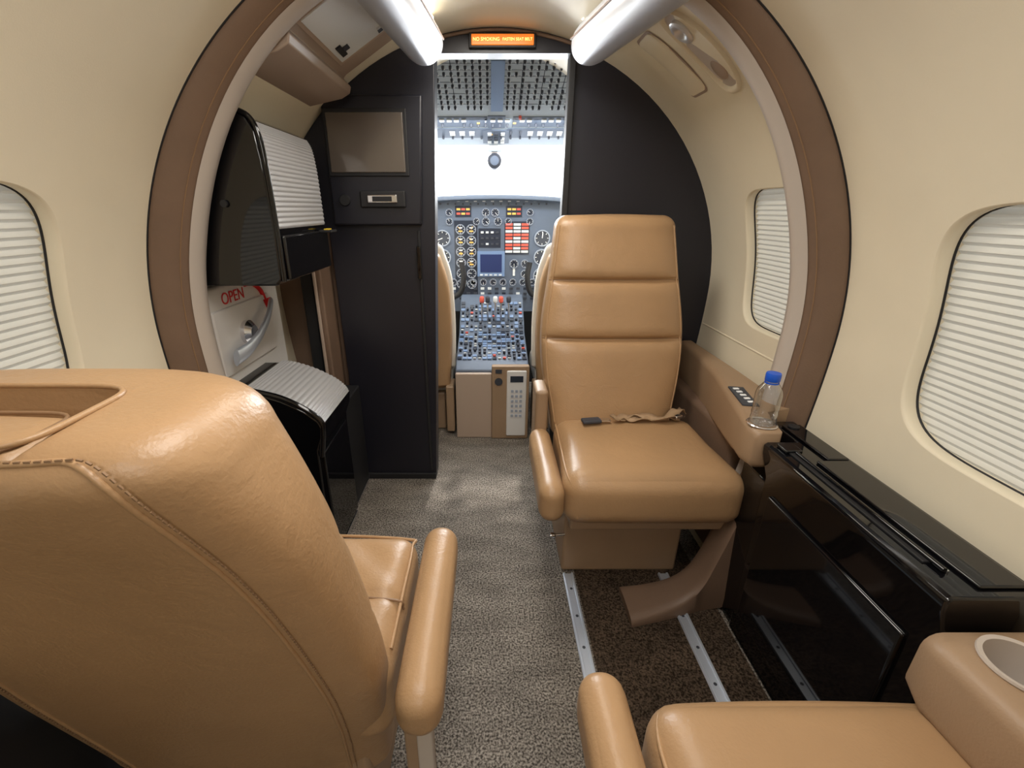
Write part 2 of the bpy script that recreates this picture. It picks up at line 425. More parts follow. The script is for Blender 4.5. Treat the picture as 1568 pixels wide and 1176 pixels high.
rbox('entry_post_edge',(-.590,1.515,.40),(-.580,1.525,.98),.003,'taupe',e2)
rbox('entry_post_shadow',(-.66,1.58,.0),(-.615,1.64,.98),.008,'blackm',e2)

# ------------------------------------------------------------------ left galley
def tambour(name,ctrl,y0,y1,parent,n=26,amp=.0022,mt='silver'):
    P=smoothpath([(a,0,b) for a,b in ctrl],n*8); V=[];F=[]
    for i,p in enumerate(P):
        a=Vector(P[max(i-1,0)]);b=Vector(P[min(i+1,len(P)-1)]); t=(b-a).normalized(); nn=Vector((t.z,0,-t.x))
        if nn.x<0: nn=-nn
        q=Vector(p)+nn*amp*abs(math.sin(pi*i/8))
        V+= [(q.x,y0,q.z),(q.x,y1,q.z)]
    for i in range(len(P)-1): F.append((2*i,2*i+1,2*i+3,2*i+2))
    return obj(name,V,F,mt,parent)
g=group('galley_upper_cabinet')
poly=[(-.745,.875),(-.515,.875),(-.500,.89),(-.497,1.0),(-.500,1.15),(-.507,1.205),(-.522,1.232),(-.55,1.245),(-.592,1.245),(-.66,1.16),(-.72,1.05)]
extr('carcass',poly,'Y',1.095,1.43,'gloss',g,bevel=.004)
tambour('tambour_door',[(-.494,1.005),(-.495,1.08),(-.497,1.15),(-.503,1.203),(-.515,1.228)],1.11,1.42,g)
tube('tambour_rim',smoothpath([(-.497,1.102,.885),(-.495,1.102,1.0),(-.497,1.102,1.15),(-.503,1.102,1.205),(-.518,1.102,1.235),(-.55,1.102,1.25)],30),.006,'gloss',g)
rbox('drop_panel',(-.505,1.115,.885),(-.486,1.42,.99),.006,'gloss',g)
rbox('pull_tab',(-.492,1.36,.985),(-.455,1.41,.992),.002,'blackm',g)
rbox('pull_tab_yellow',(-.482,1.375,.991),(-.468,1.405,.995),.001,'yellow',g)
lathe('lock',[(0,0),(.008,0),(.008,.006),(0,.006)],(-.60,1.088,1.06),'blackm',g,axis='Y')
g=group('galley_lower_cabinet')
poly=[(-.705,0.0),(-.485,0.0),(-.478,.42),(-.462,.46),(-.458,.49),(-.465,.51),(-.50,.540),(-.56,.572),(-.62,.592),(-.74,.592),(-.745,.4)]
extr('carcass',poly,'Y',1.095,1.36,'gloss',g,bevel=.004)
tambour('tambour_top',[(-.459,.495),(-.468,.515),(-.50,.544),(-.56,.576),(-.62,.596),(-.66,.600)],1.11,1.35,g,n=22)
tube('front_rim',smoothpath([(-.472,1.102,.40),(-.46,1.102,.47),(-.462,1.102,.51),(-.50,1.102,.545),(-.56,1.102,.578),(-.64,1.102,.60)],30),.008,'gloss',g)
rbox('toe_trim',(-.486,1.10,.0),(-.478,1.35,.03),.002,'chrome',g)
rbox('lower_door',(-.484,1.12,.05),(-.472,1.34,.40),.004,'gloss',g)
g=group('galley_base_cabinet')
rbox('base_box',(-.60,1.37,0),(-.50,1.60,.42),.006,'blackm',g)
rbox('base_trim',(-.502,1.38,.0),(-.494,1.59,.02),.002,'chrome',g)
g=group('door_1')
rbox('door_lining',(-.745,1.10,.40),(-.715,1.52,.86),.01,'white',g)
rbox('door_pan',(-.718,1.13,.62),(-.708,1.44,.80),.02,'white',g,seg=5)
lathe('handle_boss',[(0,0),(.035,0),(.035,.012),(.02,.025),(0,.025)],(-.708,1.27,.715),'chrome',g,axis='X')
loftp=smoothpath([(-.682,1.15,.675),(-.672,1.20,.685),(-.668,1.27,.71),(-.672,1.34,.745),(-.68,1.39,.78)],24)
rings=[]
for i,p in enumerate(loftp):
    w=.022*(1-.4*i/24); rings.append([(p[0]+.008*math.cos(a),p[1]+.3*w*math.sin(a),p[2]+w*math.sin(a)) for a in [2*pi*k/16 for k in range(16)]])
loft('handle_lever',rings,'alu',g,angle=60)
text('open_text','OPEN',.045,(-.7135,1.25,.822),(pi/2,0,pi/2),'red',g)
tube('red_arrow',smoothpath([(-.712,1.315,.845),(-.712,1.36,.84),(-.712,1.40,.815),(-.712,1.42,.775)],16),.007,'red',g,res=2)
obj('red_arrow_head',[(-.706,1.395,.785),(-.706,1.445,.785),(-.706,1.423,.735)],[(0,1,2)],'red',g,smooth=False)

# overhead valance left
g=group('overhead_valance')
DZ=.022
extr('valance_body',[(a,b+DZ) for a,b in [(-.555,1.30),(-.43,1.325),(-.405,1.338),(-.40,1.355),(-.42,1.375),(-.41,1.385),(-.26,1.475),(-.25,1.485),(-.40,1.43),(-.53,1.325)]],'Y',1.09,1.52,'taupe',g,bevel=.004)
def slantbox(name,s0,s1,y0,y1,h0,h1,mt,par,r=0):
    o=Vector((-.41,0,1.385+DZ)); d=(Vector((-.26,0,1.475+DZ))-o); L=d.length; d/=L; n=Vector((d.z,0,-d.x))
    P=[]
    for h in (h0,h1):
        for s,y in ((s0,y0),(s1,y0),(s1,y1),(s0,y1)):
            q=o+d*s+n*h; P.append((q.x,y,q.z))
    ob=obj(name,P,[(0,1,2,3),(4,5,6,7),(0,1,5,4),(1,2,6,5),(2,3,7,6),(3,0,4,7)],mt,par,smooth=False)
slantbox('access_frame',.008,.17,1.12,1.44,-.002,.003,'beige',g)
slantbox('access_panel',.018,.160,1.14,1.42,0,.006,'mirror',g)
slantbox('access_latch',.03,.045,1.33,1.39,.005,.010,'blackm',g)
slantbox('access_latch_clip',.045,.06,1.35,1.37,.005,.010,'knob',g)
slantbox('access_latch_small',.14,.153,1.38,1.40,.005,.012,'chrome',g)
# ducts
for x1,k,sg in ((-.177,.088,1),(.272,-.154,-1)):
    g=group('ceiling_duct')
    o=lathe('duct_tube',[(0.0,1.50),(.018,1.498),(.034,1.490),(.045,1.475),(.051,1.455),(.053,1.43),(.053,1.2),(.053,.95),(.0,.95)],(0,0,1.463),'tube',g,n=44,axis='Y',angle=60)
    for v in o.data.vertices:
        v.co.x+=x1+k*(v.co.y-1.45); v.co.z-=max(0,1.45-v.co.y)*.03
    fx=lambda y:x1+k*(y-1.45)
    tube('duct_seam',[(fx(1.07)+sg*.054,1.07,1.462),(fx(1.46)+sg*.052,1.46,1.474)],.0025,'brown',g)
    tube('cove_lamp',[(fx(1.12)+sg*.024,1.12,1.514),(fx(1.46)+sg*.024,1.46,1.520)],.004,'cove',g)
# overhead service unit right
g=group('passenger_service_unit')
def onhull(phi,y,off): x_,z_=hull(phi,1); n=hn(phi,1); return (x_+n.x*off,y,z_+n.z*off)
def patch(name,pc,yc,dp,dy,ne,offs,mt,par,n=48):
    rings=[]
    for k,of in offs:
        ring=[]
        for i in range(n):
            t=2*pi*i/n; r=(abs(math.cos(t))**ne+abs(math.sin(t))**ne)**(-1/ne)*k
            ring.append(onhull(pc+dp*r*math.sin(t),yc+dy*r*math.cos(t),of))
        rings.append(ring)
    return loft(name,rings,mt,par,caps=True,angle=50)
patch('oval_bezel',37,1.235,9.5,.052,2.6,[(1,0),(.99,.005),(.95,.008),(.9,.006),(.86,.001)],'cream',g)
patch('oval_recess',37,1.235,8.2,.0445,2.6,[(1,.0015),(.5,.0015),(.2,.0015)],'pale',g)
patch('air_vent',32.5,1.235,2.4,.026,2,[(1,.001),(1,.010),(.8,.014),(.5,.012),(.3,.006)],'silver',g)
patch('reading_light',41.5,1.235,2.0,.022,2,[(1,.001),(1,.006),(.8,.008),(.4,.008)],'taupe',g)
patch('mask_door_gap',36,1.385,8.0,.049,9,[(1,.0012),(.5,.0012)],'taupe',g)
patch('mask_door',36,1.385,7.5,.045,9,[(1,0),(.99,.004),(.96,.005),(.5,.005),(.2,.005)],'cream',g)

# ------------------------------------------------------------------ seats
TH=[2*pi*i/72 for i in range(72)]
def interp(prof,z,k):
    zs=[p[0] for p in prof]; return float(np.interp(z,zs,[p[k] for p in prof]))
def smooth_interp(prof,z,k):
    return sum(interp(prof,min(max(z+d,prof[0][0]),prof[-1][0]),k) for d in (-.05,-.025,0,.025,.05))/5 + 0
def back_point(prof,xc,z,th,inset=0,ne=4.2,seams=(),rseam=0,bul=.012):
    yf=smooth_interp(prof,z,1); yr=smooth_interp(prof,z,2); hw=smooth_interp(prof,z,3)-inset
    ym=(yf+yr)/2; hy=(yf-yr)/2
    sg=1 if hy>0 else -1; hy=abs(hy)-inset
    c,s=math.cos(th),math.sin(th)
    cx=math.copysign(abs(c)**(2/ne),c); sy=math.copysign(abs(s)**(2/ne),s)
    if len(prof[0])>4 and c<0: hw*=smooth_interp(prof,z,4)
    x_=xc+hw*cx; y_=hy*sy
    if s>0 :
        w=max(0,1-abs(cx)**4)
        y_+=bul*w
        if seams and inset<.03: y_-=sum(.017*math.exp(-((z-q)/.007)**2)+.010*math.exp(-((z-q)/.022)**2) for q in seams)*max(0,1-abs(cx)**8)
    return (x_,ym+sg*y_,z)
def seat_back(name,prof,xc,seams,mt,parent,rt=.045,ne=4.2):
    z0,z1=prof[0][0],prof[-1][0]; rings=[]
    nz=150
    zs=[z0+(z1-rt-z0)*i/nz for i in range(nz+1)]
    for i,z in enumerate(zs):
        ins=.02*(1-min(1,(z-z0)/.02)); rings.append([back_point(prof,xc,z,t,ins,ne,seams) for t in TH])
    for k in range(1,10):
        a=pi/2*k/9; z=z1-rt+rt*math.sin(a); ins=rt*(1-math.cos(a)); rings.append([back_point(prof,xc,z,t,ins,ne) for t in TH])
    last=rings[-1]; cx=sum(p[0] for p in last)/72; cy=sum(p[1] for p in last)/72
    for f in (.8,.5,.2): rings.append([(cx+(p[0]-cx)*f,cy+(p[1]-cy)*f,p[2]+.004*(1-f)) for p in last])
    return loft(name,rings,mt,parent)
def stitches(name,path,off,parent,step=.006,L=.0035,r=.0007):
    mb=MB()
    acc=0; pts=[Vector(p) for p in path]
    for i in range(len(pts)-1):
        d=pts[i+1]-pts[i]; l=d.length
        if l<1e-6: continue
        dd=d/l; s=(-acc)%step
        while s<l:
            p=pts[i]+dd*s+Vector(off)
            ex=dd; ey=Vector((0,0,1)).cross(ex) if abs(ex.z)<.9 else Vector((1,0,0)).cross(ex)
            ez=ex.cross(ey); mb.fr(p,ex,ey,ez); mb.box(0,0,L,r*2,-r,r); s+=step
        acc+=l
    return mb.done(name,'stitch',parent)
def cutbool(o,cutter):
    md=o.modifiers.new('cut','BOOLEAN'); md.operation='DIFFERENCE'; md.solver='EXACT'; md.object=cutter
    dg=bpy.context.evaluated_depsgraph_get(); me=bpy.data.meshes.new_from_object(o.evaluated_get(dg)); o.modifiers.clear()
    o.data=me; me.shade_smooth(); me.set_sharp_from_angle(angle=math.radians(50)); bpy.data.objects.remove(cutter)

def fwd_seat(y_off,xc,name):
    g=group(name)
    pr=[(.14,.585,.465,.218,1.20),(.20,.57,.452,.218,1.24),(.30,.545,.43,.233,1.24),(.45,.505,.39,.243,1.22),(.60,.475,.345,.236,1.14),(.72,.455,.308,.222,1.06),(.80,.445,.275,.206,1.0),(.86,.438,.246,.190,1.0),(.905,.432,.228,.175,1.0)]
    pr=[(a,b+y_off,c+y_off,d,e_) for a,b,c,d,e_ in pr]
    RT,NE=.042,3.6
    b=seat_back('backrest',pr,xc,(.55,.70),'leather',g,rt=RT,ne=NE)
    cut=cushion('cutter',(xc-.090,.248+y_off,.85),(xc+.090,.360+y_off,1.0),.03,'leather',None,n=14)
    cutbool(b,cut)
    cushion('headrest_pad',(xc-.082,.256+y_off,.83),(xc+.068,.338+y_off,.893),.020,'leather',g,puff=(0,0,.006))
    ring=[]
    for i in range(64):
        t=2*pi*i/64; r=(abs(math.cos(t))**5+abs(math.sin(t))**5)**(-1/5); ring.append((xc+.0905*r*math.cos(t),.304+y_off+.0565*r*math.sin(t),.9075))
    tube('recess_welt',ring,.0024,'leather',g,cyclic=True)
    ring2=[(xc-.007+(p[0]-xc)*.72,.2975+y_off+(p[1]-.304-y_off)*.62,.8945) for p in ring]
    tube('pad_welt',ring2,.0016,'welt',g,cyclic=True)
    thR=-pi/2+.62; thL=-pi/2-.62
    rt=RT
    zs=list(np.linspace(.16,.905-rt,44))
    def top(th,a): return back_point(pr,xc,.905-rt+rt*math.sin(a),th,rt*(1-math.cos(a)),NE)
    def pt(th,z): return back_point(pr,xc,z,th,0,NE)
    path=[pt(thR,z) for z in zs]
    nC=10
    for k in range(1,nC+1):
        u=k/nC; path.append(top(thR-.16*u*u,.0+.85*math.sin(u*pi/2)))
    path+= [top(th,.85) for th in np.linspace(thR-.16,thL+.16,26)[1:-1]]
    for k in range(nC,0,-1):
        u=k/nC; path.append(top(thL+.16*u*u,.0+.85*math.sin(u*pi/2)))
    path+=[pt(thL,z) for z in zs[::-1]]
    tube('rear_seam_welt',path,.0026,'leather',g)
    stitches('rear_stitching',[Vector(p)+Vector(((.010 if p[0]>xc else -.010),-.0008,0.002)) for p in path],(0,0,0),g,step=.0062,L=.004,r=.0007)
    cxc=-.378 if y_off==0 else xc
    def wr(q,u):
        if u[2]>.5:
            q[2]+=.004*math.sin(q[0]*55+q[1]*30)*math.sin(q[1]*38+q[0]*12)*(1-u[0]**6)*(1-u[1]**6)
            q[2]-=.008*math.exp(-((q[1]-.585-y_off)/.010)**2)
        return q
    cushion('seat_cushion',(cxc-.232,.44+y_off,.27),(cxc+.232,.757+y_off,.425),.04,'leather',g,puff=(0,.004,.012),fn=wr,n=44)
    tube('cushion_seam',smoothpath([(cxc-.225,.585+y_off,.418),(cxc,.586+y_off,.430),(cxc+.205,.585+y_off,.421),(cxc+.229,.584+y_off,.400)],20),.0022,'welt',g)
    tube('cushion_welt',smoothpath([(cxc+.224,.50+y_off,.410),(cxc+.224,.6+y_off,.414),(cxc+.222,.72+y_off,.413),(cxc+.205,.748+y_off,.411),(cxc,.757+y_off,.413),(cxc-.2,.748+y_off,.411)],40),.0032,'leather',g)
    rbox('seat_base',(cxc-.18,.46+y_off,0),(cxc+.18,.70+y_off,.27),.012,'trimtan',g)
    ax=cxc+.281
    cushion('armrest_pad',(ax-.033,.385+y_off,.372),(ax+.033,.75+y_off,.455),.031,'leather',g,puff=(0,0,.003))
    rbox('armrest_bracket',(ax-.022,.40+y_off,.12),(ax+.012,.45+y_off,.39),.004,'trimtan',g)
    rbox('armrest_bracket_metal',(ax-.004,.396+y_off,.24),(ax+.018,.412+y_off,.385),.003,'pale',g)
    return g
fwd_seat(0,-.392,'cabin_seat')
def right_rear():
    g=group('cabin_seat')
    xc=.435
    pr=[(.20,.12,.0,.195),(.45,.055,-.06,.230),(.72,.005,-.14,.232),(.86,-.012,-.20,.212),(.905,-.018,-.222,.20)]
    seat_back('backrest',pr,xc,(.55,.70),'leather',g,rt=.032,ne=4.6)
    cushion('seat_cushion',(.210,.02,.27),(.655,.428,.425),.05,'leather',g,puff=(0,.012,.014))
    tube('cushion_welt',smoothpath([(.218,.1,.404),(.218,.3,.407),(.220,.37,.405),(.233,.408,.400),(.248,.421,.375),(.250,.427,.32)],50),.0032,'leather',g)
    cushion('armrest_pad',(.124,.04,.35),(.190,.453,.444),.031,'leather',g,puff=(0,0,.003))
    rbox('armrest_bracket',(.15,.08,.12),(.18,.13,.36),.004,'trimtan',g)
    rbox('seat_base',(.262,.06,0),(.51,.34,.27),.012,'trimtan',g)
right_rear()
# front aft-facing seat
g=group('cabin_seat')
xc=.398
pr=[(.34,1.285,1.43,.190),(.43,1.31,1.45,.200),(.54,1.345,1.475,.224),(.66,1.380,1.50,.232),(.76,1.41,1.52,.222),(.84,1.43,1.535,.208),(.93,1.455,1.555,.198),(1.03,1.485,1.575,.186)]
seat_back('backrest',pr,xc,(.66,.838),'leather',g,rt=.035,ne=4.4)
def seampath(z): return [back_point(pr,xc,z,t,0,4.4,(.66,.838)) for t in np.linspace(.25,pi-.25,40)]
for i,z in enumerate((.66,.838)): tube('back_seam_%d'%i,seampath(z),.0016,'welt',g)
for i,th in enumerate((.50,pi-.50)):
    tube('back_side_welt_%d'%i,[back_point(pr,xc,z,th,0,4.4,(.66,.838)) for z in np.linspace(.4,1.0,60)],.003,'leather',g)
def cf(q,u):
    f=max(0,(1.15-q[1]))/.2
    q[0]+= (q[0]-.43)*.08*f
    return q
cushion('seat_cushion',(.205,.955,.262),(.655,1.33,.418),.05,'leather',g,puff=(0,.008,.014),fn=cf)
tube('cushion_welt',smoothpath([(.214,1.30,.398),(.208,1.15,.402),(.204,1.02,.400),(.212,.975,.39),(.226,.960,.36),(.228,.958,.30)],40),.0035,'leather',g)
cushion('armrest_pad',(.128,.945,.285),(.195,1.31,.392),.032,'leather',g,puff=(0,0,.003))
rbox('armrest_upright',(.145,1.29,.25),(.185,1.40,.52),.012,'trimtan',g)
rbox('cushion_tray',(.22,1.0,.225),(.655,1.34,.268),.008,'trimtan',g)
rbox('seat_base',(.222,1.085,0),(.575,1.36,.235),.010,'trimtan',g)
tube('release_pin',[(.222,1.07,.155),(.186,1.065,.155)],.004,'chrome',g)
lathe('release_knob',[(0,-.01),(.008,-.008),(.009,0),(.006,.008),(0,.01)],(.186,1.065,.155),'chrome',g,axis='X',n=16)
# seat belt
g=group('seat_belt')
def ribbon(name,pts,w,par,mt='belt'):
    P=smoothpath(pts,30); V=[];F=[]
    for i,p in enumerate(P):
        a=Vector(P[max(i-1,0)]);b=Vector(P[min(i+1,30)]); t=(b-a).normalized(); s=Vector((0,0,1)).cross(t).normalized()*w/2
        s.z+=.006*math.sin(i*.7)
        q=Vector(p)
        for h in (0,.0025):
            V+=[tuple(q-s+Vector((0,0,h))),tuple(q+s+Vector((0,0,h)))]
    for i in range(30):
        a=4*i;b=a+4
        F+=[(a,a+1,b+1,b),(a+2,a+3,b+3,b+2),(a,a+2,b+2,b),(a+1,a+3,b+3,b+1)]
    return obj(name,V,F,mt,par)
ribbon('strap_inboard',[(.38,1.255,.446),(.42,1.27,.436),(.47,1.262,.438),(.53,1.275,.436),(.60,1.29,.43)],.026,g)
ribbon('strap_outboard',[(.40,1.26,.438),(.46,1.285,.440),(.54,1.262,.440),(.60,1.30,.45),(.625,1.315,.44)],.026,g)
rbox('buckle',(.285,1.235,.432),(.345,1.265,.444),.005,'knob',g,rot=(0,0,.15))
rbox('buckle_tongue',(.345,1.245,.436),(.375,1.268,.440),.001,'chrome',g)
rbox('end_clip',(.575,1.265,.436),(.605,1.29,.446),.003,'chrome',g,rot=(0,0,.5))

# ------------------------------------------------------------------ side ledges
g=group('side_ledge')
def ledge(name,secs,par,mt='trimtan',r=.018):
    rings=[]
    for y,xi,xo,z0,z1 in secs:
        pts=[]
        for cx,cz,a0 in ((xo-.004,z1-.004,0),(xi+r,z1-r,90),(xi+r,z0+r,180),(xo-.004,z0+.004,270)):
            q=r if cx<xo-.01 else .004
            for k in range(5):
                a=math.radians(a0+90*k/4); pts.append((cx+q*math.cos(a),y,cz+q*math.sin(a)))
        rings.append(pts)
    return loft(name,rings,mt,par,angle=55)
ledge('ledge_body',[(.895,.603,.655,.50,.578),(.90,.598,.660,.49,.583),(.95,.602,.668,.48,.585),(1.0,.615,.685,.475,.585),(1.02,.62,.755,.47,.585),(1.1,.640,.760,.46,.585),(1.3,.690,.765,.44,.585),(1.5,.715,.765,.43,.585),(1.64,.72,.765,.43,.585)],g)
rbox('lower_sidewall_pad',(.675,1.10,.05),(.73,1.64,.46),.02,'brown',g)
rbox('control_plate',(.652,1.03,.584),(.692,1.16,.589),.002,'knob',g,rot=(0,0,-.2))
mb=MB().fr((.672,1.095,.589),(1,0,0),(0,1,0),(0,0,1))
for i in range(5): mb.box(.002*i-.004,-.045+.0225*i,.014,.008,0,.002)
o=mb.done('control_buttons','gmark',g)
lathe('cup_ring',[(.030,0),(.033,.003),(.031,.005),(.028,.003),(.028,.0)],(.632,.935,.583),'chrome',g,n=36)
# water bottle
g=group('water_bottle')
bx=(.632,.935,.587)
lathe('bottle_body',[(.0,0),(.024,0),(.027,.004),(.0275,.012),(.026,.02),(.0275,.028),(.026,.036),(.0275,.044),(.0275,.072),(.025,.084),(.018,.095),(.0125,.102),(.0125,.112),(.0,.112)],bx,'bottle',g,n=40)
lathe('bottle_cap',[(0,.104),(.0145,.104),(.0155,.106),(.0155,.120),(.0145,.123),(0,.1235)],bx,'blue',g,n=30)
lathe('tamper_ring',[(.0128,.099),(.0148,.099),(.0148,.102),(.0128,.102)],bx,'blue',g,n=30)

# black table cabinet
g=group('folding_table_cabinet')
poly=[(.645,0),(.640,.47),(.618,.535),(.616,.556),(.624,.562),(.755,.562),(.765,.30),(.70,0)]
extr('carcass',poly,'Y',.455,.890,'gloss',g,bevel=.004)
poly=[(.650,0),(.650,.45),(.690,.48),(.690,.562),(.750,.562),(.760,.30),(.70,0)]
extr('carcass_end',poly,'Y',.880,.995,'gloss',g,bevel=.004)
rbox('top_lid',(.672,.47,.562),(.742,.80,.568),.003,'gloss',g)
rbox('top_lid_far',(.700,.805,.562),(.745,.965,.568),.003,'gloss',g)
rbox('table_slot',(.640,.52,.5615),(.656,.88,.565),.001,'blackm',g)
tube('slot_rail',[(.652,.50,.567),(.652,.83,.567)],.004,'gloss',g)
rbox('slot_edge',(.656,.50,.562),(.660,.83,.5665),.001,'chrome',g)
rbox('table_latch',(.632,.835,.562),(.668,.87,.570),.003,'gloss',g)
lathe('top_latch_knob',[(0,0),(.012,0),(.012,.004),(.007,.006),(0,.006)],(.72,.95,.567),'blackm',g,n=20)
rbox('face_door',(.634,.50,.08),(.646,.86,.44),.006,'gloss',g)

# near ledge with cup holder
g=group('cup_holder_ledge')
b=ledge('ledge_body',[(-.30,.570,.77,.42,.535),(.30,.570,.77,.42,.535),(.40,.567,.76,.42,.535),(.43,.575,.755,.43,.530),(.44,.590,.75,.44,.515)],g,mt='trimtan',r=.022)
cut=lathe('cutter',[(0,-.09),(.038,-.09),(.038,.05),(0,.05)],(.644,.376,.535),'trimtan',None,n=40)
bmc=bmesh.new(); bmc.from_mesh(cut.data); bmesh.ops.remove_doubles(bmc,verts=bmc.verts,dist=1e-6); bmesh.ops.recalc_face_normals(bmc,faces=bmc.faces); bmc.to_mesh(cut.data); bmc.free()
cutbool(b,cut)
lathe('cup_liner',[(.0,-.068),(.034,-.068),(.0365,-.064),(.0375,0),(.0375,.004),(.043,.005),(.044,.002),(.042,-.001)],(.644,.376,.535),'pale',g,n=44)
lathe('cup_step',[(.025,-.066),(.028,-.060),(.031,-.066)],(.644,.376,.535),'taupe',g,n=30)

# rails and dark carpet
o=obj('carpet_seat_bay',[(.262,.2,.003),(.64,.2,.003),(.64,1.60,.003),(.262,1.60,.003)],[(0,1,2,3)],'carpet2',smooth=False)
for xr in (.241,.532):
    g=group('seat_track')
    rbox('track_base',(xr-.016,.15,.0),(xr+.016,1.07,.006),.001,'alu',g)
    for sx in (-1,1): rbox('track_lip_%d'%sx,(xr+sx*.012-.003,.15,.005),(xr+sx*.012+.003,1.07,.010),.001,'alu',g)
    mb=MB().fr((xr,0,.0062),(1,0,0),(0,1,0),(0,0,1))
    for i in range(9): mb.cyl(0,.25+.095*i,.0042,0,.0005,14)
    mb.done('track_holes','knob',g)

# ------------------------------------------------------------------ cockpit
g=group('overhead_switch_panel')
d=Vector((0,.9376,-.348)); n=Vector((0,-.348,-.9376)); o0=Vector((.03,1.85,1.54))
def oh(): return MB().fr(o0,(1,0,0),d,n)
mb=oh(); mb.box(0,.30,.70,.60,-.01,0); mb.done('panel_plate','ohp',g)
mb=oh();mk=oh();mg=oh()
for r in range(9):
    s=.02+.034*r
    for c in range(26):
        x_=-.33+.0265*c
        if abs(x_-.0)<.035: continue
        if random.random()<.1: continue
        mb.cyl(x_,s,.0055,0,.013,8,.004)
        mk.box(x_,s+.015,.014,.003,0,.0006)
    mg.box(0,s-.017,.68,.0015,0,.0008)
for x_ in (-.25,-.17,-.09,.09,.17,.25): mg.box(x_,.16,.0025,.31,0,.001)
mb.done('circuit_breakers','knob',g); mk.done('breaker_labels','gmark',g); mg.done('panel_gridlines','gface',g)
mb=oh();mk=oh();mw=oh();mr=oh();my=oh()
mb.box(-.19,.40,.30,.075,0,.003);mb.box(.21,.40,.28,.075,0,.003)
mb.box(0,.40,.075,.09,0,.003); mb.box(-.18,.49,.32,.075,0,.003); mb.box(.2,.49,.30,.075,0,.003); mb.box(.0,.52,.12,.11,0,.004)
for s,cs in ((.385,22),(.415,22),(.475,16),(.505,16)):
    for c in range(cs):
        x_=-.33+.66*c/(cs-1)
        k=random.random()
        if s in(.475,) and k<.7: mw.box(x_,s+.012,.024,.03,.003,.008)
        elif s==.385 and k<.55: mw.box(x_,s,.02,.018,.003,.007)
        elif s==.505: mk.cyl(x_,s+.01,.005,.003,.014,8)
        elif k<.75: mk.cyl(x_,s,.006,.003,.016,10,.003)
        if random.random()<.06: my.box(x_,s+.02,.012,.006,.003,.007)
for xx in (-.03,0,.03):
    for s in (.49,.53,.56): (mw if random.random()<.5 else mk).box(xx,s,.018,.018,.004,.010)
for xx in (.10,.30): mr.cyl(xx,.36,.006,0,.012,10)
mb.done('switch_plates','panel',g); mk.done('switches','knob',g); mw.done('lit_buttons','btn',g); mr.done('red_guards','red2',g); my.done('amber_lights','gyel',g)
mk=oh(); mk.box(0,.17,.05,.30,0,.004); mk.done('centre_strip','lcdb',g)

# windshield frame & glass
g=group('window_%d'%win_count[0]); 
wp=[(-.60,1.02)]+[(x_,z_) for x_,z_ in hullpoly(52,0,-1,20)]+[(x_,z_) for x_,z_ in hullpoly(0,52,1,20)[1:]]+[(.64,1.02)]
obj('windshield_glass',[(x_,2.72,z_) for x_,z_ in wp],[tuple(range(len(wp)))],'glass',g,smooth=False)
rbox('centre_post',(-.002,2.66,1.05),(.044,2.70,1.45),.008,'pale',g)
tube('frame_arch',[(x_,2.60,z_-.02) for x_,z_ in wp[1:-1]],.03,'ohp',g)
for sx in (-1,1): rbox('side_frame_%d'%sx,(.02+sx*.62-.03,2.62,1.02),(.02+sx*.62+.03,2.70,1.28),.01,'ohp',g)
g=group('magnetic_compass')
lathe('compass_bowl',[(0,-.036),(.022,-.036),(.034,-.026),(.038,0),(.036,.024),(.022,.036),(0,.036)],(.024,2.44,1.265),'knob',g,axis='Y',n=28)
lathe('compass_face',[(0,-.002),(.021,-.001),(.021,.001)],(.024,2.403,1.265),'panel',g,axis='Y',n=24)
rbox('compass_stalk',(.008,2.43,1.295),(.040,2.45,1.36),.003,'pale',g)
rbox('compass_light',(-.012,2.42,1.305),(.060,2.45,1.325),.004,'ohp',g)

g=group('instrument_panel')
zt=lambda x_: 1.100-.05*((x_-.02)/.7)**2
xs=np.linspace(-.67,.71,30)
extr('panel_board',[(xs[0],.50)]+[(x_,zt(x_)) for x_ in xs]+[(xs[-1],.50)],'Y',2.55,2.60,'panel',g)
V=[];F=[]
for i,x_ in enumerate(xs):
    V+=[(x_,2.50,zt(x_)+.004),(x_,2.505,zt(x_)+.016),(x_,2.60,zt(x_)+.02),(x_,2.66,zt(x_)-.0),(x_,2.66,zt(x_)-.03),(x_,2.50,zt(x_)-.004)]
for i in range(29):
    for k in range(6): a=6*i;F.append((a+k,a+(k+1)%6,a+6+(k+1)%6,a+6+k))
obj('glareshield',V,F,'panel',g,angle=40)
def ip(): return MB().fr((0,2.55,0),(1,0,0),(0,0,1),(0,-1,0))
face=ip();ring=ip();mark=ip();amb=ip();plate=ip();redm=ip();scr=ip();bez=ip();kn=ip();wb=ip()
def gauge(x_,z_,r,seed=0,ambm=False):
    ring.ring(x_,z_,r*.86,r,0,.008); face.cyl(x_,z_,r*.9,0,.004,20)
    m=amb if ambm else mark
    a=random.random()*6.28
    m.line(x_,z_,x_+r*.7*math.cos(a),z_+r*.7*math.sin(a),r*.10,.004,.005)
    for k in range(8):
        b=k*pi/4; mark.line(x_+r*.62*math.cos(b),z_+r*.62*math.sin(b),x_+r*.8*math.cos(b),z_+r*.8*math.sin(b),r*.07,.004,.0048)
    if ambm: amb.box(x_,z_-r*.35,r*.8,r*.3,.004,.0047); mark.box(x_,z_+r*.3,r*.7,r*.25,.004,.0047)
plate.box(-.128,.79,.125,.40,0,.002)
for r in range(6):
    for c in (0,1): gauge(-.157+.058*c,.945-.058*r,.026,ambm=(r<4))
for z_ in (.90,.80,.70): gauge(-.255,z_,.043); gauge(-.36,z_,.043); gauge(-.46,z_,.04)
for z_ in (.90,.80,.70): gauge(.285,z_,.043); gauge(.39,z_,.043); gauge(.49,z_,.04)
for k,(x_,z_) in enumerate([(-.02,1.03),(.03,1.03),(-.02,.985),(.045,.985)]): gauge(x_,z_,.021)
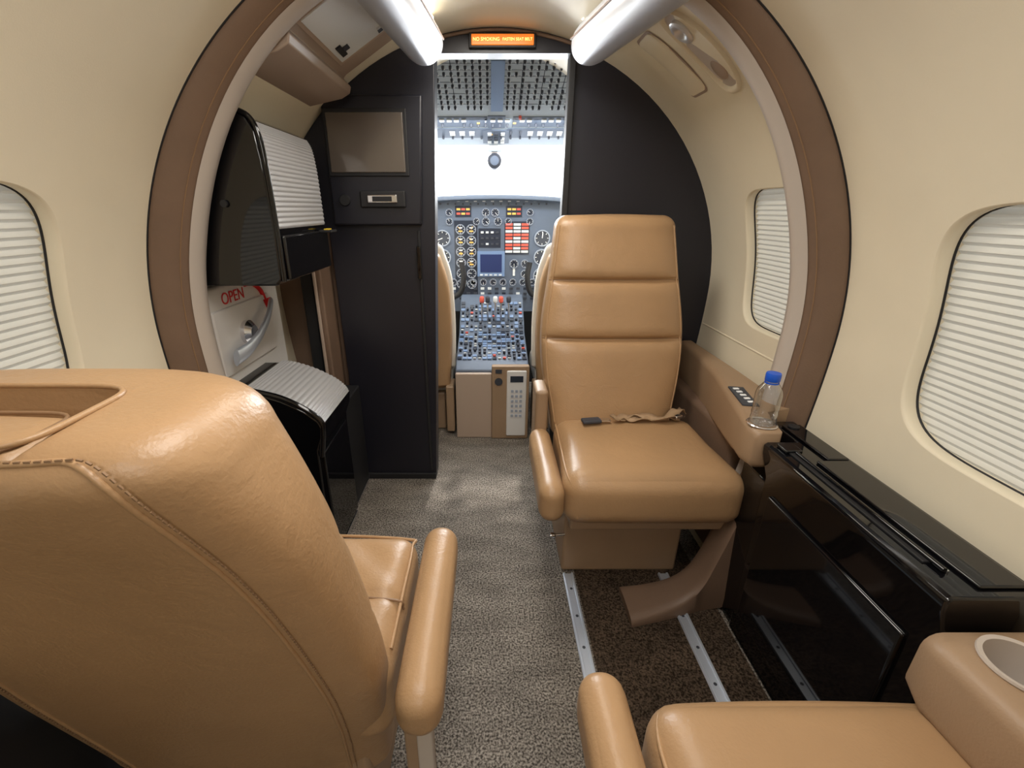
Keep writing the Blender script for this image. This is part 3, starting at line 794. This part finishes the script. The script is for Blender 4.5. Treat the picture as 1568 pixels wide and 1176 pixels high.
for x_,z_ in ((-.215,1.03),(-.215,.985),(.215,1.03),(.215,.985),(.10,.985),(-.07,.985)): gauge(x_,z_,.018)
for x_ in (-.14,.13):
    plate.box(x_,1.035,.085,.055,0,.003)
    for i in range(3):
        for j in range(2): (amb if random.random()<.5 else redm).box(x_-.025+.025*i,1.024+.022*j,.020,.010,.003,.006)
for i in range(16):
    x_=-.30+.04*i
    kn.cyl(x_,1.072,.005,0,.012,10); 
for i in range(14):
    wb.box(-.30+.045*i,1.085,.016,.005,0,.002)
plate.box(.148,.90,.135,.17,0,.003)
for i in range(3):
    for j in range(9):
        (redm if (i<3 and j%3!=0 and i!=1) else wb).box(.105+.043*i,.83+.0175*j,.038,.012,.003,.006)
for j in (2,5): redm.box(.148,.83+.0175*j,.038,.012,.006,.007)
bez.box(.008,.765,.150,.135,0,.010); scr.box(.008,.768,.118,.096,.010,.012)
for i in range(5): wb.box(-.045+.026*i,.706,.016,.007,.010,.014)
plate.box(.0,.90,.12,.10,0,.002)
for i in range(4):
    for j in range(3): (wb if random.random()<.3 else kn).box(-.04+.027*i,.87+.03*j,.015,.010,.002,.006)
gauge(.135,.765,.024);wb.box(.135,.725,.012,.05,0,.004); gauge(.195,.765,.022); gauge(.195,.71,.022)
for i in range(9):
    gauge(-.20+.055*i,.665,.019)
for i in range(14):
    for j in range(3):
        q=random.random(); x_=-.24+.04*i; z_=.63-.028*j
        (kn if q<.45 else wb if q<.62 else plate if q<.93 else redm).box(x_,z_,.02,.012,0,.008)
for s in (1,-1):
    for i in range(5):
        for j in range(2): kn.cyl(.02+s*(.25+.06*i),.60-.04*j,.008,0,.016,10)
for mbx,nm,mt_ in ((face,'gauge_faces','gface'),(ring,'gauge_rings','gring'),(mark,'gauge_needles','gmark'),(amb,'amber_readouts','gyel'),(plate,'sub_panels','gface'),(redm,'red_annunciators','red2'),(scr,'radar_screen','lcd'),(bez,'radar_bezel','lcdb'),(kn,'knobs','knob'),(wb,'white_labels','btn')):
    mbx.done(nm,mt_,g)

# centre pedestal
g=group('centre_pedestal')
extr('pedestal_body',[(1.975,0),(1.975,.345),(2.03,.375),(2.30,.44),(2.48,.58),(2.54,.60),(2.54,0)],'X',-.160,.185,'panel',g,bevel=.006)
rbox('pedestal_end_tan',(-.160,1.955,0),(.01,1.978,.335),.006,'beige',g)
rbox('pedestal_end_cream',(.01,1.945,0),(.185,1.978,.375),.006,'trimtan',g)
rbox('keypad_plate',(.080,1.936,.02),(.172,1.948,.355),.006,'white',g)
mb=MB().fr((.126,1.936,0),(1,0,0),(0,0,1),(0,-1,0)); mk=MB().fr((.126,1.936,0),(1,0,0),(0,0,1),(0,-1,0))
mk.box(0,.315,.06,.03,0,.002)
for i in range(3):
    for j in range(6): mb.box(-.02+.02*i,.13+.025*j,.012,.012,0,.004)
mb.done('keypad_keys','gring',g); mk.done('keypad_display','gface',g)
mb=MB().fr((.042,1.945,.30),(1,0,0),(0,0,1),(0,-1,0)); mb.cyl(0,0,.018,0,.006,20); mb.box(0,.05,.03,.018,0,.004); mb.done('socket','knob',g)
def ped(o_,dd): 
    dd=Vector(dd).normalized(); return MB().fr(o_,(1,0,0),dd,Vector((1,0,0)).cross(dd))
segs=[((.012,2.03,.377),(0,.27,.065),.277),((.012,2.30,.442),(0,.18,.14),.228)]
for o_,dd,L in segs:
    mp=ped(o_,dd);mk=ped(o_,dd);mw=ped(o_,dd);mr=ped(o_,dd);md_=ped(o_,dd)
    st=.023
    for j in range(int(L/st)):
        for i in range(14):
            x_=-.155+.0238*i; s=.013+st*j; q=random.random()
            if q<.22: mp.box(x_,s,.019,.017,0,.005)
            elif q<.42: md_.box(x_,s,.020,.018,0,.005)
            elif q<.68: mk.cyl(x_,s,.0065,0,.014,10)
            elif q<.80: mw.box(x_,s,.013,.005,0,.006)
            elif q<.83: mr.box(x_,s,.014,.008,0,.008)
    for a,b_ in ((mp,'lcdb'),(mk,'knob'),(mw,'btn'),(mr,'red2'),(md_,'gface')):
        if a.V: a.done('pedestal_'+b_,b_,g)
for i,(x_,mt_) in enumerate(((-.04,'red2'),(-.01,'knob'),(.03,'btn'),(.06,'red2'),(.10,'knob'))):
    tube('lever_%d'%i,[(x_,2.36,.48),(x_,2.34,.60)],.005,'chrome',g)
    cushion('lever_knob_%d'%i,(x_-.012,2.32,.59),(x_+.012,2.35,.625),.01,mt_,g,n=8)
# control yokes
for xx in (-.27,.33):
    g=group('control_yoke')
    pts=smoothpath([(xx-.13,2.30,.80),(xx-.14,2.29,.72),(xx-.11,2.29,.64),(xx,2.30,.62),(xx+.11,2.29,.64),(xx+.14,2.29,.72),(xx+.13,2.30,.80)],40)
    tube('yoke_wheel',pts,.014,'blackm',g); rbox('yoke_hub',(xx-.05,2.28,.60),(xx+.05,2.33,.66),.012,'blackm',g); tube('yoke_column',[(xx,2.31,.63),(xx,2.545,.63)],.016,'chrome',g)
# cockpit seats
for xx,s in ((-.390,-1),(.43,1)):
    g=group('pilot_seat')
    pr=[(.24,2.10,1.99,.20),(.50,2.09,1.98,.218),(.75,2.05,1.955,.212),(.88,2.03,1.94,.17)]
    seat_back('backrest',pr,xx,(.5,.65),'leather',g,rt=.03,ne=4.5)
    pr2=[(.30,2.16,2.10,.222),(.55,2.15,2.08,.228),(.78,2.11,2.04,.220),(.91,2.08,2.01,.176)]
    seat_back('pale_cover',pr2,xx,(),'sheep',g,rt=.03,ne=4)
    cushion('seat_cushion',(xx-.205,2.05,.20),(xx+.205,2.46,.32),.04,'sheep',g,n=14)
    rbox('seat_base',(xx-.17,2.05,0),(xx+.17,2.40,.20),.01,'trimtan',g)
    rbox('seat_side_frame',(xx-s*.2-.02,1.98,.02),(xx-s*.2+.02,2.10,.26),.008,'trimtan',g)

# ------------------------------------------------------------------ lights / world
w=bpy.data.worlds.new('world'); S.world=w; w.use_nodes=True
bg=w.node_tree.nodes['Background']; bg.inputs['Color'].default_value=(.95,.98,1,1); bg.inputs['Strength'].default_value=5
def area(name,loc,rot,sx,sy,e,col):
    l=bpy.data.lights.new(name,'AREA'); l.shape='RECTANGLE'; l.size=sx;l.size_y=sy;l.energy=e;l.color=col
    o=bpy.data.objects.new(name,l); COL.objects.link(o); o.location=loc;o.rotation_euler=rot; return o
area('fill_light_rear',(.02,-.65,1.50),(math.radians(18),0,0),.35,.9,8.5,(1,.97,.92))  # added fill behind the camera to brighten the cabin, not a fixture
area('fill_light_mid',(.02,.40,1.525),(0,0,0),.22,.7,7.2,(1,.96,.90))  # added overhead fill for the middle of the cabin, no lamp modelled
area('fill_light_forward',(.02,1.30,1.53),(0,0,0),.2,.35,5.0,(1,.94,.84))  # added downward fill for the forward cabin, separate from the cove lamps
area('daylight_windshield',(.02,2.66,1.28),(math.radians(-72),0,0),1.0,.2,32,(.93,.97,1))
area('cockpit_daylight',(.02,2.2,1.40),(math.radians(20),0,0),.8,.2,9,(.9,.95,1))
sl=bpy.data.lights.new('sun','SUN'); sl.energy=3; sl.angle=.03; sl.color=(1,.94,.85)
so=bpy.data.objects.new('sun',sl); COL.objects.link(so); so.location=(0,4,4)
so.rotation_euler=Vector((-.16,-1.05,-1.30)).to_track_quat('-Z','Y').to_euler()

cam=bpy.data.cameras.new('camera'); co=bpy.data.objects.new('camera',cam); COL.objects.link(co); S.camera=co
co.location=(0,0,1.05); co.rotation_euler=(math.radians(90-21.4),0,0)
cam.sensor_width=36; cam.lens=15.75; cam.shift_x=.0219; cam.clip_start=.01
S.view_settings.view_transform='Standard'
